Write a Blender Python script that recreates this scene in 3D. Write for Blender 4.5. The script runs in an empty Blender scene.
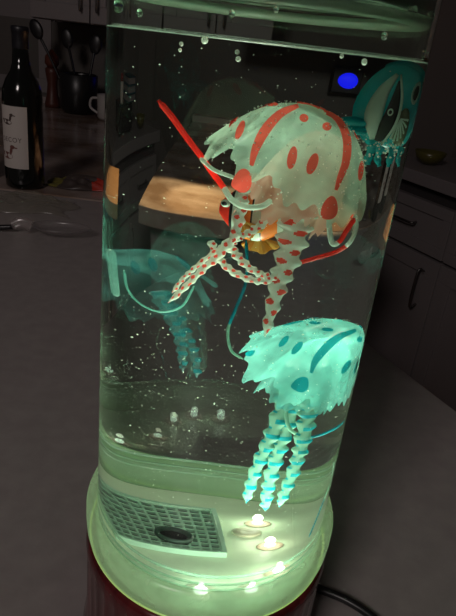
import bpy, bmesh, math, random
import numpy as np
from mathutils import Vector, Matrix, Quaternion
random.seed(7); rng = np.random.default_rng(7)
S = bpy.context.scene; COL = S.collection
PI = math.pi

# ------------------------------------------------------------------ camera
F = 584.0; RO = 0.060; RI = 0.0585; D = 4.083*RO; H = 0.314
_dn = np.array([-151, -1283, -F]); _up = -_dn/np.linalg.norm(_dn)
_a = np.array([106-228, 308-27.6, -F]); _b = np.array([428-228, 308-66, -F])
_a /= np.linalg.norm(_a); _b /= np.linalg.norm(_b)
_y = _a+_b; _y -= _up*np.dot(_y, _up); _y /= np.linalg.norm(_y)
M = np.array([np.cross(_y, _up), _y, _up])
C0 = np.array([0, -D, H])
cd = bpy.data.cameras.new('camera'); cam = bpy.data.objects.new('camera', cd); COL.objects.link(cam)
cd.sensor_fit = 'VERTICAL'; cd.sensor_height = 36; cd.sensor_width = 36; cd.lens = F/616*36
cd.clip_start = 0.005; cd.clip_end = 50
mw = Matrix(M.tolist()).to_4x4(); mw.translation = Vector(C0); cam.matrix_world = mw
S.camera = cam

# ------------------------------------------------------------------ world, added lamps, exposure
S.view_settings.view_transform = 'Standard'; S.view_settings.look = 'None'
S.view_settings.gamma = 1; S.view_settings.use_curve_mapping = False
S.view_settings.exposure = 0.0
S.cycles.max_bounces = 24; S.cycles.transmission_bounces = 20; S.cycles.glossy_bounces = 10
S.cycles.transparent_max_bounces = 24; S.cycles.diffuse_bounces = 4
S.cycles.sample_clamp_indirect = 4.0
w = bpy.data.worlds.new('world'); S.world = w; w.use_nodes = True
w.node_tree.nodes['Background'].inputs[0].default_value = (0.60, 0.49, 0.47, 1)
w.node_tree.nodes['Background'].inputs[1].default_value = 0.022

def light(name, kind, loc, energy, color, size=0.1, target=None, sy=None):
    l = bpy.data.lights.new(name, kind); l.energy = energy; l.color = color
    if kind == 'AREA':
        l.size = size
        if sy: l.shape = 'RECTANGLE'; l.size_y = sy
    else: l.shadow_soft_size = size
    o = bpy.data.objects.new(name, l); COL.objects.link(o); o.location = loc
    if target is not None:
        o.rotation_euler = (Vector(target)-Vector(loc)).to_track_quat('-Z', 'Y').to_euler()
    return o
light('added_room_fill', 'AREA', (-.75, -1.6, 1.45), 11.5, (1, .88, .85), 0.5, (-.3, .4, 0))  # added area lamp: brightens the counter, throws the tube's shadow to the back
for _x in (-.14, .02, .18):
    _l = light('added_warm_spot', 'SPOT', (_x, 1.03, .55), 20, (1, .60, .30), 0.02, (_x, 1.025, 0))  # added warm spots for the bright band seen through the water
    _l.data.spot_size = math.radians(35); _l.data.spot_blend = .35
light('added_table_spot', 'SPOT', (.60, .88, .62), 20, (1, .62, .34), 0.02, (.58, .86, 0))  # added spot, carries the warm band on to the added table

# LEDs on the floor of the lamp (x, y), they light everything in the water
LED_XY = [(0.0004, -0.0425), (0.0215, -0.0385), (0.0300, -0.0210), (0.0215, 0.0060), (0.0150, 0.0300)]
FZ = 0.078     # floor of the water
WZ = 0.3150    # water surface
LED_W = 0.86

# ------------------------------------------------------------------ pixel -> point in the water (refraction at the tube)
def ray(px, py):
    d = M@np.array([px-228, 308-py, -F]); return d/np.linalg.norm(d)
def hit(o, d, r, far=False):
    A = d[0]**2+d[1]**2; B = o[0]*d[0]+o[1]*d[1]; q = B*B-A*(o[0]**2+o[1]**2-r*r)
    if q < 0: return None
    return o+d*((-B+(1 if far else -1)*q**.5)/A)
def refr(d, n, e):
    c = -np.dot(d, n); k = 1-e*e*(1-c*c)
    return e*d+(e*c-k**.5)*n
def wray(px, py):
    d = ray(px, py); p = hit(C0, d, RO)
    while p is None or hit(C0, d, RO*.992) is None:
        px += 2 if px < 228 else -2; d = ray(px, py); p = hit(C0, d, RO)
    d = refr(d, np.array([p[0], p[1], 0])/RO, 1/1.49); p = hit(p, d, RI)
    if p is None: return None
    return p, refr(d, np.array([p[0], p[1], 0])/RI, 1.49/1.333)
def at(px, py, Y):
    p, d = wray(px, py); q = p+d*((Y-p[1])/d[1])
    if math.hypot(q[0], q[1]) > .0555:       # stay inside the tube
        c = [p+d*t for t in np.linspace(.001, .12, 240)]; c = [x for x in c if math.hypot(x[0], x[1]) < .0555]
        q = min(c, key=lambda x: abs(x[1]-Y)) if c else q*np.array([.0555/math.hypot(q[0], q[1])]*2+[1])
    return q
def atz(px, py, z, water=True):
    p, d = wray(px, py) if water else (C0, ray(px, py)); return p+d*((z-p[2])/d[2])

# ------------------------------------------------------------------ materials
def newmat(name):
    m = bpy.data.materials.new(name); m.use_nodes = True
    return m, m.node_tree, m.node_tree.nodes['Principled BSDF']
def mat(name, col, rough=.5, metal=0, spec=.5, noise=None, coat=0, emis=None, bump=None):
    m, nt, p = newmat(name); N = nt.nodes; L = nt.links
    p.inputs['Base Color'].default_value = (*col, 1); p.inputs['Roughness'].default_value = rough
    p.inputs['Metallic'].default_value = metal; p.inputs['Specular IOR Level'].default_value = spec
    p.inputs['Coat Weight'].default_value = coat
    if emis: p.inputs['Emission Color'].default_value = (*emis[0], 1); p.inputs['Emission Strength'].default_value = emis[1]
    tc = N.new('ShaderNodeTexCoord')
    if noise:
        col2, sc, lo, hi = noise[:4]
        mp = N.new('ShaderNodeMapping'); L.new(tc.outputs['Object'], mp.inputs[0])
        if len(noise) > 4: mp.inputs['Scale'].default_value = noise[4]
        n = N.new('ShaderNodeTexNoise'); n.inputs['Scale'].default_value = sc; n.inputs['Detail'].default_value = 6
        L.new(mp.outputs[0], n.inputs['Vector'])
        r = N.new('ShaderNodeValToRGB'); r.color_ramp.elements[0].position = lo; r.color_ramp.elements[1].position = hi
        r.color_ramp.elements[0].color = (*col, 1); r.color_ramp.elements[1].color = (*col2, 1)
        L.new(n.outputs['Fac'], r.inputs[0]); L.new(r.outputs[0], p.inputs['Base Color'])
    if bump:
        n2 = N.new('ShaderNodeTexNoise'); n2.inputs['Scale'].default_value = bump[0]; L.new(tc.outputs['Object'], n2.inputs['Vector'])
        b = N.new('ShaderNodeBump'); b.inputs['Strength'].default_value = bump[1]; b.inputs['Distance'].default_value = .002
        L.new(n2.outputs['Fac'], b.inputs['Height']); L.new(b.outputs[0], p.inputs['Normal'])
    return m
def glass(name, ior, col=(1, 1, 1), rough=0.0):
    m, nt, p = newmat(name); N = nt.nodes
    g = N.new('ShaderNodeBsdfGlass'); g.inputs['IOR'].default_value = ior
    g.inputs['Color'].default_value = (*col, 1); g.inputs['Roughness'].default_value = rough
    nt.links.new(g.outputs[0], N['Material Output'].inputs['Surface']); N.remove(p)
    return m
def silicone(name, col, alpha=.8, trans=.55, gloss=.06, noise=None):
    """soft translucent rubber: part see-through, part diffuse, part light passing"""
    m, nt, p = newmat(name); N = nt.nodes; L = nt.links; N.remove(p)
    d = N.new('ShaderNodeBsdfDiffuse'); t = N.new('ShaderNodeBsdfTranslucent'); x = N.new('ShaderNodeBsdfTransparent')
    g = N.new('ShaderNodeBsdfGlossy'); g.inputs['Roughness'].default_value = .25
    for s in (d, t): s.inputs['Color'].default_value = (*col, 1)
    a = N.new('ShaderNodeMixShader'); a.inputs[0].default_value = trans; L.new(d.outputs[0], a.inputs[1]); L.new(t.outputs[0], a.inputs[2])
    b = N.new('ShaderNodeMixShader'); b.inputs[0].default_value = gloss; L.new(a.outputs[0], b.inputs[1]); L.new(g.outputs[0], b.inputs[2])
    c = N.new('ShaderNodeMixShader'); L.new(x.outputs[0], c.inputs[1]); L.new(b.outputs[0], c.inputs[2])
    c.inputs[0].default_value = alpha
    if noise:
        tc = N.new('ShaderNodeTexCoord'); n = N.new('ShaderNodeTexNoise'); n.inputs['Scale'].default_value = noise
        L.new(tc.outputs['Object'], n.inputs['Vector'])
        mr = N.new('ShaderNodeMapRange'); mr.inputs['From Min'].default_value = .3; mr.inputs['From Max'].default_value = .7
        mr.inputs['To Min'].default_value = alpha-.12; mr.inputs['To Max'].default_value = min(1, alpha+.12)
        L.new(n.outputs['Fac'], mr.inputs['Value']); L.new(mr.outputs[0], c.inputs[0])
    L.new(c.outputs[0], N['Material Output'].inputs['Surface'])
    return m

m_acrylic = glass('clear acrylic', 1.49, (.95, 1, .965))
m_waterside = glass('water against acrylic', 1.333/1.49, (.97, 1, .98))
m_watertop = glass('water surface', 1.333)
m_quartz = mat('grey quartz', (.30, .27, .262), .32, noise=((.35, .315, .305), 60, .35, .7), bump=(300, .05))
m_granite = mat('brown granite', (.22, .15, .11), .18, noise=((.40, .33, .30), 7, .38, .66, (1, 1.3, 1)))
m_cab = mat('grey cabinet paint', (.23, .205, .205), .45)
m_cabdark = mat('cabinet gap', (.04, .035, .035), .7)
m_wall = mat('painted wall', (.13, .11, .10), .8)
m_splash = mat('dark backsplash', (.10, .088, .078), .5)
m_floor = mat('dark wood floor', (.07, .045, .03), .5, noise=((.12, .08, .05), 4, .3, .7, (1, 8, 1)))
m_black = mat('black plastic', (.012, .012, .013), .35)
m_bottle = mat('dark wine glass', (.006, .007, .006), .12, coat=.3)
m_label = mat('cream paper label', (.55, .50, .46), .8)
m_ink = mat('brown ink', (.07, .045, .04), .8)
m_ink2 = mat('red brown ink', (.16, .06, .05), .8)
m_chrome = mat('brushed handle', (.25, .24, .23), .35, 1)
m_mahog = mat('dark red lacquered wood', (.055, .008, .010), .16, coat=.6, noise=((.16, .020, .022), 18, .35, .7, (6, 6, .6)))
m_floorplate = mat('frosted lamp floor with added glow', (.30, .38, .28), .35, noise=((.44, .52, .38), 40, .35, .65), emis=((.80, .95, .58), .20))  # emission stands in for LED light spread through the plate
m_grill = mat('pale grille plastic', (.60, .80, .66), .4)
m_dark = mat('dark recess', (.006, .010, .008), .8, spec=.15)

# ------------------------------------------------------------------ mesh helpers
def link(name, me, parent=None):
    o = bpy.data.objects.new(name, me); COL.objects.link(o)
    if parent is not None: o.parent = parent
    return o
def rootat(name, loc, rz=0.0):
    o = bpy.data.objects.new(name, None); COL.objects.link(o); o.location = loc; o.rotation_euler = (0, 0, rz)
    o.empty_display_size = .01
    return o
def tag(o, label, cat, group=None, kind=None):
    o['label'] = label; o['category'] = cat
    if group: o['group'] = group
    if kind: o['kind'] = kind
    return o
class MB:
    """collects shapes of ONE part; world (or local) coordinates"""
    def __init__(s): s.v = []; s.f = []; s.m = []
    def add(s, vs, fs, mi=0):
        k = len(s.v); s.v += [tuple(map(float, p)) for p in vs]
        for q in fs: s.f.append(tuple(i+k for i in q)); s.m.append(mi)
    def box(s, x0, x1, y0, y1, z0, z1, mi=0):
        s.add([(x, y, z) for x in (x0, x1) for y in (y0, y1) for z in (z0, z1)],
              [(0, 1, 3, 2), (4, 6, 7, 5), (0, 4, 5, 1), (2, 3, 7, 6), (0, 2, 6, 4), (1, 5, 7, 3)], mi)
    def revolve(s, prof, n=64, mi=0, c=(0, 0), rmod=None, closed=False, flip=False):
        vs = []
        for r, z in prof:
            for i in range(n):
                a = 2*PI*i/n; rr = r*(rmod(a, z) if rmod else 1)
                vs.append((c[0]+rr*math.cos(a), c[1]+rr*math.sin(a), z))
        fs = []; P = len(prof)
        for j in range(P if closed else P-1):
            j2 = (j+1) % P
            for i in range(n):
                q = (j*n+i, j*n+(i+1) % n, j2*n+(i+1) % n, j2*n+i); fs.append(q[::-1] if flip else q)
        if not closed:
            if prof[0][0] > 1e-6: fs.append(tuple(range(n))[::(1 if flip else -1)])
            if prof[-1][0] > 1e-6: fs.append(tuple((P-1)*n+i for i in range(n))[::(-1 if flip else 1)])
        s.add(vs, fs, mi)
    def ellipsoid(s, c, r, mi=0, n=16, rot=None):
        c = np.array(c, float); vs = []
        for j in range(n//2+1):
            t = PI*j/(n//2)
            for i in range(n):
                a = 2*PI*i/n
                p = np.array([r[0]*math.sin(t)*math.cos(a), r[1]*math.sin(t)*math.sin(a), r[2]*math.cos(t)])
                if rot is not None: p = rot@p
                vs.append(c+p)
        fs = [(j*n+i, (j+1)*n+i, (j+1)*n+(i+1) % n, j*n+(i+1) % n) for j in range(n//2) for i in range(n)]
        s.add(vs, fs, mi)
    def sweep(s, pts, rad, n=12, flat=1.0, matf=None, side=None, res=None):
        """tube along pts; rad(t, a) radius, flat squashes along the viewing direction"""
        pts = catmull(pts, res or 8*len(pts)); P = len(pts)
        tan = np.gradient(pts, axis=0); tan /= np.linalg.norm(tan, axis=1)[:, None]
        ref = np.array([0, 1., 0]) if side is None else np.array(side, float)
        vs = []
        for j in range(P):
            A = np.cross(tan[j], ref); A /= max(1e-9, np.linalg.norm(A)); B = np.cross(A, tan[j])
            t = j/(P-1)
            for i in range(n):
                a = 2*PI*i/n; r = rad(t, a)
                vs.append(pts[j]+A*math.cos(a)*r+B*math.sin(a)*r*flat)
        k = len(s.v); s.v += [tuple(map(float, p)) for p in vs]
        for j in range(P-1):
            for i in range(n):
                s.f.append((k+j*n+i, k+j*n+(i+1) % n, k+(j+1)*n+(i+1) % n, k+(j+1)*n+i))
                s.m.append(matf((j+.5)/(P-1), 2*PI*(i+.5)/n) if matf else 0)
        s.f.append(tuple(k+i for i in range(n))[::-1]); s.m.append(0)
        s.f.append(tuple(k+(P-1)*n+i for i in range(n))); s.m.append(0)
    def build(s, name, mats, parent=None, smooth=True, fix=True, bevel=0, origin=None):
        me = bpy.data.meshes.new(name); v = s.v
        if origin is not None: v = [(p[0]-origin[0], p[1]-origin[1], p[2]-origin[2]) for p in v]
        me.from_pydata(v, [], s.f)
        for m in (mats if isinstance(mats, (list, tuple)) else [mats]): me.materials.append(m)
        me.polygons.foreach_set('material_index', s.m)
        me.polygons.foreach_set('use_smooth', [smooth]*len(s.f)); me.update()
        if fix:
            bm = bmesh.new(); bm.from_mesh(me); bmesh.ops.recalc_face_normals(bm, faces=bm.faces); bm.to_mesh(me); bm.free()
        o = link(name, me, parent)
        if origin is not None and parent is None: o.location = origin
        if bevel:
            b = o.modifiers.new('bevel', 'BEVEL'); b.width = bevel; b.segments = 3; b.limit_method = 'ANGLE'; b.angle_limit = .6
            try: o.data.shade_auto_smooth = True
            except Exception: pass
        return o
def catmull(P, n):
    P = np.array(P, float)
    if len(P) < 3: return np.array([P[0]+(P[-1]-P[0])*t for t in np.linspace(0, 1, n)])
    Q = np.vstack([2*P[0]-P[1], P, 2*P[-1]-P[-2]]); out = []
    for t in np.linspace(0, len(P)-1, n):
        i = min(int(t), len(P)-2); u = t-i; a, b, c, d = Q[i:i+4]
        out.append(.5*((2*b)+(-a+c)*u+(2*a-5*b+4*c-d)*u*u+(-a+3*b-3*c+d)*u**3))
    return np.array(out)
def struct(o): o['kind'] = 'structure'; return o
def sh(loc):           # build children around an Empty: subtract its position
    return lambda p: (p[0]-loc[0], p[1]-loc[1], p[2]-loc[2])

# ================================================================== THE KITCHEN
b = MB(); b.box(-4, 3.4, -3, 4.2, -.92, -.90); struct(b.build('floor', m_floor, smooth=False))
b = MB(); b.box(-4, 3.0, 2.42, 2.52, -.90, 1.6); struct(b.build('wall_back', m_wall, smooth=False))
U = np.array([.475, -.88]); V = np.array([.88, .475])
ang = math.atan2(U[1], U[0]); OC = (.50, 1.79, 0)
b = MB(); b.box(-.72, 4.2, .62, .72, -.90, 1.6)
o = struct(b.build('wall_right', m_wall, smooth=False)); o.location = OC; o.rotation_euler = (0, 0, ang)

# island we stand at: straight right edge measured in the photo
e0 = np.array([.236, .268]); e1 = np.array([.169, .392]); ed = (e1-e0)/np.linalg.norm(e1-e0)
pA = e1+ed*((.885-e1[1])/ed[1]); pB = e0-ed*((e0[1]+.75)/ed[1])
poly = [(-2.2, -.75), tuple(pB), tuple(pA), (-2.2, .885)]
isl = rootat('kitchen_island', (0, 0, -.9)); tag(isl, 'large grey quartz topped kitchen island under the glowing lamp', 'kitchen island')
b = MB(); b.add([(x, y, z+.9) for z in (-.04, 0) for x, y in poly], [(3, 2, 1, 0), (4, 5, 6, 7), (0, 1, 5, 4), (1, 2, 6, 5), (2, 3, 7, 6), (3, 0, 4, 7)])
b.build('countertop', m_quartz, isl, smooth=False, bevel=.003)
cc = np.mean(poly, axis=0); pi_ = [tuple(cc+(np.array(p)-cc)*.95) for p in poly]
b = MB(); b.add([(x, y, z+.9) for z in (-.90, -.04) for x, y in pi_], [(3, 2, 1, 0), (4, 5, 6, 7), (0, 1, 5, 4), (1, 2, 6, 5), (2, 3, 7, 6), (3, 0, 4, 7)])
b.build('cabinet_body', m_cab, isl, smooth=False)

# granite counter beyond the island
gc = rootat('granite_counter', (0, 0, -.9)); tag(gc, 'brown mottled granite counter beyond the grey island, against the back wall', 'counter')
b = MB(); b.box(-2.2, .27, .892, 2.36, .86, .9); b.build('countertop', m_granite, gc, smooth=False, bevel=.003)
b = MB(); b.box(-2.15, .22, .95, 2.30, 0, .86); b.build('cabinet_body', m_cab, gc, smooth=False)
b = MB(); b.box(-2.2, .27, 2.30, 2.36, .90, .925); b.build('upstand', mat('pale stone upstand', (.34, .29, .27), .4), gc, smooth=False)
b = MB(); b.box(-2.2, .6, 2.362, 2.418, -.9, .314); struct(b.build('trim_1', m_splash, smooth=False))

# added table, out of direct view, extends the warm band in the tube
tb = rootat('added_table', (.445, .81, -.9), -.49); tag(tb, 'added honey brown wooden table right of the kitchen island', 'table')
b = MB(); b.box(0, .52, 0, .34, .86, .895)
b.build('tabletop', mat('honey wood', (.36, .20, .10), .4, noise=((.48, .28, .14), 6, .3, .7, (1, 7, 1))), tb, smooth=False, bevel=.003)
for x in (.17, .48):
    for y in (.06, .30):
        b = MB(); b.revolve([(.014, 0), (.022, .86)], 12, c=(x, y)); b.build('leg', m_floor, tb)

# upper cabinets along the back wall
def door_panel(x0, x1, z0, z1, y, parent, handle=None, name='door', mm=None):
    b = MB(); b.box(x0, x1, y, y+.02, z0, z1)
    fw = min(.055, (z1-z0)*.22)
    for q in ((x0, x1, z0, z0+fw), (x0, x1, z1-fw, z1), (x0, x0+fw, z0+fw, z1-fw), (x1-fw, x1, z0+fw, z1-fw)):
        b.box(q[0], q[1], y-.008, y, q[2], q[3])
    o = b.build(name, mm or m_cab, parent, smooth=False, bevel=.0015)
    if handle:
        h = MB(); h.sweep([(handle[0], y-.008, handle[1]), (handle[0], y-.035, handle[1]), (handle[2], y-.035, handle[3]), (handle[2], y-.008, handle[3])], lambda t, a: .004, 8)
        h.build('handle', m_chrome, o)
    return o
for k, (x0, x1, lab) in enumerate([(-.86, -.42, 'grey framed wall cabinet above the back counter, nearest the wine bottle'),
                                   (-.42, .02, 'grey framed wall cabinet above the back counter, partly behind the lamp')]):
    r = rootat('wall_cabinet', (x0, 2.06, .318)); tag(r, lab, 'cabinet', 'wall cabinets above the back counter')
    b = MB(); b.box(0, x1-x0-.002, .021, .352, 0, .9); b.build('body', m_cab, r, smooth=False)
    hw = (x1-x0)/2
    door_panel(.003, hw-.002, .004, .896, 0, r, (hw-.03, .05, hw-.03, .16))
    door_panel(hw+.002, x1-x0-.005, .004, .896, 0, r, (hw+.03, .05, hw+.03, .16))
r = rootat('tall_cabinet', (-1.6, 1.98, -.9)); tag(r, 'plain grey tall cabinet at the far left of the kitchen', 'cabinet')
b = MB(); b.box(0, .72, .41, .43, .93, 2.3); b.build('body', m_cab, r, smooth=False)
door_panel(.003, .355, .935, 2.29, .385, r); door_panel(.365, .715, .935, 2.29, .385, r)

# base cabinets on the right, parallel to the island edge
def shead(): return rootat('base_cabinet', (0, 0, 0))
for k in range(2):
    r = rootat('base_cabinet', (OC[0]+U[0]*(-.14+.42*k), OC[1]+U[1]*(-.14+.42*k), -.9), ang)
    tag(r, ['grey base cabinet with drawer and door just right of the lamp tube',
            'grey base cabinet with drawer and door at the right edge of the photo'][k], 'cabinet', 'base cabinets along the right side')
    b = MB(); b.box(.001, .419, .03, .60, .09, .858); b.build('body', m_cabdark, r, smooth=False)
    door_panel(.004, .416, .655, .815, .01, r, (.15, .74, .27, .74), 'drawer')
    door_panel(.004, .416, .10, .645, .01, r, (.36, .48, .36, .60))
    b = MB(); b.box(0, .42, .07, .60, 0, .089); b.build('plinth', m_cabdark, r, smooth=False)
o = MB(); o.box(-.16, .71, -.012, .615, -.04, 0)
o = o.build('worktop', m_cab, smooth=False, bevel=.003); o.location = OC; o.rotation_euler = (0, 0, ang)
tag(o, 'grey worktop slab over the base cabinets on the right', 'worktop')
def rc(lx, ly, z=0): return (OC[0]+U[0]*lx+V[0]*ly, OC[1]+U[1]*lx+V[1]*ly, z)
r = rootat('toaster_oven', rc(.30, .12, 0.0), ang); tag(r, 'black toaster oven on the right worktop beneath the teal books', 'toaster oven')
b = MB(); b.box(-.16, .16, .01, .24, .012, .10); b.build('body', m_black, r, smooth=False, bevel=.01)
b = MB(); b.box(-.14, .09, 0, .012, .025, .09); b.build('door', mat('smoked glass', (.02, .02, .02), .1), r, smooth=False)
for x in (-.13, .13):
    for y in (.04, .2):
        b = MB(); b.revolve([(.012, 0), (.012, .014)], 10, c=(x, y)); b.build('foot', m_black, r)
for k, (c, lab) in enumerate([((.01, .06, .07), 'dark teal book, bottom of the stack on the black toaster oven'),
                              ((.03, .10, .12), 'mid teal book in the middle of the stack on the black toaster oven'),
                              ((.01, .04, .06), 'narrow dark teal book, top of the stack on the black toaster oven')]):
    q = rc(.18, .20, .1005+.0265*k); r = rootat('book', q, ang+.08*(k-1)); tag(r, lab, 'book', 'teal books on the toaster oven')
    b = MB(); b.box(-.075, .075-.01*k, -.09, .09, 0, .003); b.box(-.075, .075-.01*k, -.09, .09, .023, .026); b.box(-.075, -.072, -.09, .09, .003, .023)
    b.build('cover', mat('teal cover %d' % k, c, .6), r, smooth=False)
    b = MB(); b.box(-.072, .07-.01*k, -.086, .086, .003, .023); b.build('pages', m_cab, r, smooth=False)
q = rc(.37, .17, .1005); r = rootat('canister', q, ang); tag(r, 'white canister with a red lid on the black toaster oven, right of the books', 'canister')
b = MB(); b.revolve([(.030, 0), (.034, .006), (.034, .06), (.028, .068)], 24); b.build('body', m_label, r)
b = MB(); b.revolve([(.030, .068), (.030, .085), (.026, .09)], 24); b.build('lid', mat('dull red plastic', (.20, .02, .02), .5), r)
q = rc(-.02, .14, 0); r = rootat('bowl', q); b = MB(); b.revolve([(.02, 0), (.045, .02), (.055, .045), (.052, .045), (.042, .023), (.018, .006)], 28)
b.build('body', mat('dark olive ceramic', (.10, .09, .02), .3), r); tag(r, 'small dark olive bowl on the right worktop, close to the lamp tube', 'bowl')
# framed vertical panel of the right upper wall
r = rootat('wall_cabinet', rc(.32, .28, .33), ang); tag(r, 'dark grey wall cabinet above the right worktop, at the right edge', 'cabinet')
b = MB(); b.box(0, .5, .021, .33, 0, .8); b.build('body', m_cabdark, r, smooth=False)
door_panel(.003, .248, .004, .79, 0, r); door_panel(.252, .497, .004, .79, 0, r)

# ------------------------------------------------------------------ wine bottles
BP = [(.0, .004), (.034, .000), (.0375, .004), (.0380, .02), (.0380, .172), (.0365, .188), (.030, .206), (.0205, .222), (.0165, .236), (.0148, .27), (.0148, .288), (.0160, .289), (.0160, .298), (.0140, .300), (.0, .300)]
def bottle(loc, rz, label, first):
    r = rootat('wine_bottle', (loc[0], loc[1], .0004), rz); tag(r, label, 'wine bottle', 'wine bottles on the far counter')
    b = MB(); b.revolve(BP[:9]+[(.0152, .262)], 48); b.build('glass_body', m_bottle, r)
    b = MB(); b.revolve([(.0154, .235)]+[(x+.0004, z) for x, z in BP[9:]], 40); b.build('foil_capsule', mat('black foil', (.012, .012, .016), .4), r)
    lb = MB(); n = 28
    for j, (z0, z1) in enumerate([(.042, .160)]):
        for i in range(n):
            a0 = -.87+1.74*i/n; a1 = -.87+1.74*(i+1)/n; R = .03825
            lb.add([(R*math.sin(a), -R*math.cos(a), z) for a, z in ((a0, z0), (a1, z0), (a1, z1), (a0, z1))], [(0, 1, 2, 3)])
    lo = lb.build('paper_label', m_label, r, fix=False)
    def wrap(px, pz, R=.0384): a = px/R; return (R*math.sin(a), -R*math.cos(a), pz)
    # printed duck with raised tail and turned head, above the word; a smaller reddish duck below
    def duck(cx, cz, s, mm):
        d = MB()
        def blob(x, z, rx, rz_, th=0, n=18):
            vs = [wrap(cx+s*x, cz+s*z)]
            for i in range(n):
                a = 2*PI*i/n; u = rx*math.cos(a); v = rz_*math.sin(a)
                vs.append(wrap(cx+s*(x+u*math.cos(th)-v*math.sin(th)), cz+s*(z+u*math.sin(th)+v*math.cos(th))))
            d.add(vs, [(0, i+1, (i+1) % n+1) for i in range(n)])
        blob(0, 0, .010, .0045, -.12); blob(-.009, .002, .004, .0018, -.7); blob(.0075, .0065, .0022, .0055, -.25)
        blob(.0095, .0115, .0034, .0026); blob(.0142, .0108, .0028, .0009, -.15)
        return d.build('printed_duck', mm, lo, fix=False)
    duck(-.008, .130, 1.15, m_ink); duck(-.012, .066, 1.5, m_ink2)
    cu = bpy.data.curves.new('t', 'FONT'); cu.body = 'DECOY'; cu.size = .0125; cu.align_x = 'CENTER'; cu.space_character = 1.15
    to = bpy.data.objects.new('t', cu); COL.objects.link(to); bpy.context.view_layer.update()
    me = bpy.data.meshes.new_from_object(to); bpy.data.objects.remove(to)
    for v in me.vertices: v.co = Vector(wrap(v.co.x-.001, .093+v.co.y))
    me.materials.clear(); me.materials.append(m_ink); link('printed_word', me, lo)
    return r
bottle((-.460, .934, 0), -.30, 'dark wine bottle with cream duck label standing at the left, fully in view', True)
bottle((-.572, .965, 0), .1, 'dark wine bottle cut off by the left edge of the photo', False)

# ------------------------------------------------------------------ small things on the back counter
r = rootat('pepper_mill', (-.83, 2.20, 0)); tag(r, 'dark red brown pepper mill on the back counter under the wall cabinets', 'pepper mill')
b = MB(); b.revolve([(.03, 0), (.03, .015), (.022, .05), (.019, .09), (.026, .13), (.027, .145), (.02, .15)], 24); b.build('body', mat('dark red wood', (.10, .03, .02), .4), r)
b = MB(); b.revolve([(.018, .15), (.028, .165), (.026, .19), (.012, .205), (.006, .215)], 24); b.build('knob', mat('dark red wood knob', (.13, .035, .02), .4), r)
r = rootat('utensil_crock', (-.70, 2.12, 0.0005)); tag(r, 'black utensil crock on the back counter close to the lamp tube', 'crock')
b = MB(); b.revolve([(.055, 0), (.070, .02), (.072, .14), (.066, .145), (.064, .14), (.060, .015)], 32); b.build('body', m_black, r)
for k, (dx, dy, L, lab) in enumerate([(-.13, .0, .27, 'black utensil leaning far left out of the crock'), (.03, .03, .24, 'black utensil standing nearly upright in the crock'), (-.05, -.01, .25, 'black utensil tilted slightly left in the crock')]):
    r = rootat('kitchen_utensil', (-.70+[-.02, .03, 0][k], 2.12+[-.02, -.02, .028][k], .02)); tag(r, lab, 'utensil', 'utensils in the crock')
    b = MB(); b.sweep([(.0, 0, 0), (dx*.6, dy*.6, L*.6), (dx*.9, dy*.9, L*.86)], lambda t, a: .005, 8); b.build('handle', m_black, r)
    b = MB(); b.ellipsoid((dx*1.02, dy*1.02, L*.97), (.024, .007, .036), rot=np.array(Matrix.Rotation(math.atan2(dx, L), 3, 'Y'))); b.build('head', m_black, r)
r = rootat('mug', (-.560, 2.02, 0.0005)); tag(r, 'pale mug on the back counter touching the left edge of the lamp tube', 'mug')
b = MB(); b.revolve([(.030, 0), (.038, .01), (.040, .09), (.037, .09), (.034, .01)], 28); b.build('body', mat('pale ceramic', (.45, .42, .40), .3), r)
b = MB(); b.sweep([(-.038, 0, .075), (-.062, 0, .07), (-.066, 0, .04), (-.037, 0, .02)], lambda t, a: .005, 8); b.build('handle', mat('pale ceramic handle', (.45, .42, .40), .3), r)
# appliance display with blue light, seen through the water
p_ = np.array([-1.807, 11.273]); p_ = np.array([0, 0])+(p_/p_[1])*2.34
r = rootat('wall_phone_charger', (p_[0], 2.30, .225)); tag(r, 'small black charger with a blue light on the back wall, seen through the water', 'charger')
b = MB(); b.box(-.10, .10, 0, .06, -.05, .05); b.build('body', m_black, r, smooth=False, bevel=.006)
b = MB(); b.ellipsoid((0, -.002, 0), (.070, .010, .030)); b.build('blue_light', mat('blue light', (.01, .01, .2), emis=((.008, .012, 1), .9)), r)

# wrapper, plastic bag and scoop
def crumple(name, loc, sx, sy, sz, mats, label, cat, colf, seed, n=26):
    rr = np.random.default_rng(seed); ph = rr.uniform(0, 6, 12); mb = MB(); vs = []
    for j in range(n):
        for i in range(n):
            u = i/(n-1)*2-1; v = j/(n-1)*2-1
            env = max(0, (1-abs(u)**3))*max(0, (1-abs(v)**3))
            h = .35+.65*abs(math.sin(4*u+ph[0]+2*math.sin(3*v+ph[1]))*math.cos(5*v+ph[2]+1.5*math.sin(4*u+ph[3])))
            wx = 1+.12*math.sin(5*v+ph[4]); wy = 1+.22*math.sin(4*u+ph[5])
            vs.append((sx*u*wx, sy*v*wy, sz*env*h))
    mb.add(vs, [(j*n+i, j*n+i+1, (j+1)*n+i+1, (j+1)*n+i) for j in range(n-1) for i in range(n-1)])
    mb.m = [colf((i+.5)/(n-1)*2-1, (j+.5)/(n-1)*2-1) for j in range(n-1) for i in range(n-1)]
    o = mb.build(name, mats, None, fix=False); o.location = loc
    s = o.modifiers.new('s', 'SOLIDIFY'); s.thickness = .0006; s.offset = 1
    tag(o, label, cat); return o
crumple('snack_wrapper', (-.350, .985, .0015), .075, .035, .022, [mat('dark foil', (.06, .045, .04), .4), mat('red foil', (.42, .035, .02), .4), mat('yellow green foil', (.16, .14, .03), .4)],
        'crumpled dark snack wrapper with a red end on the far counter, left of the tube', 'wrapper', lambda u, v: 1 if u > .25 else (2 if u < -.6 else 0), 3)
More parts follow.
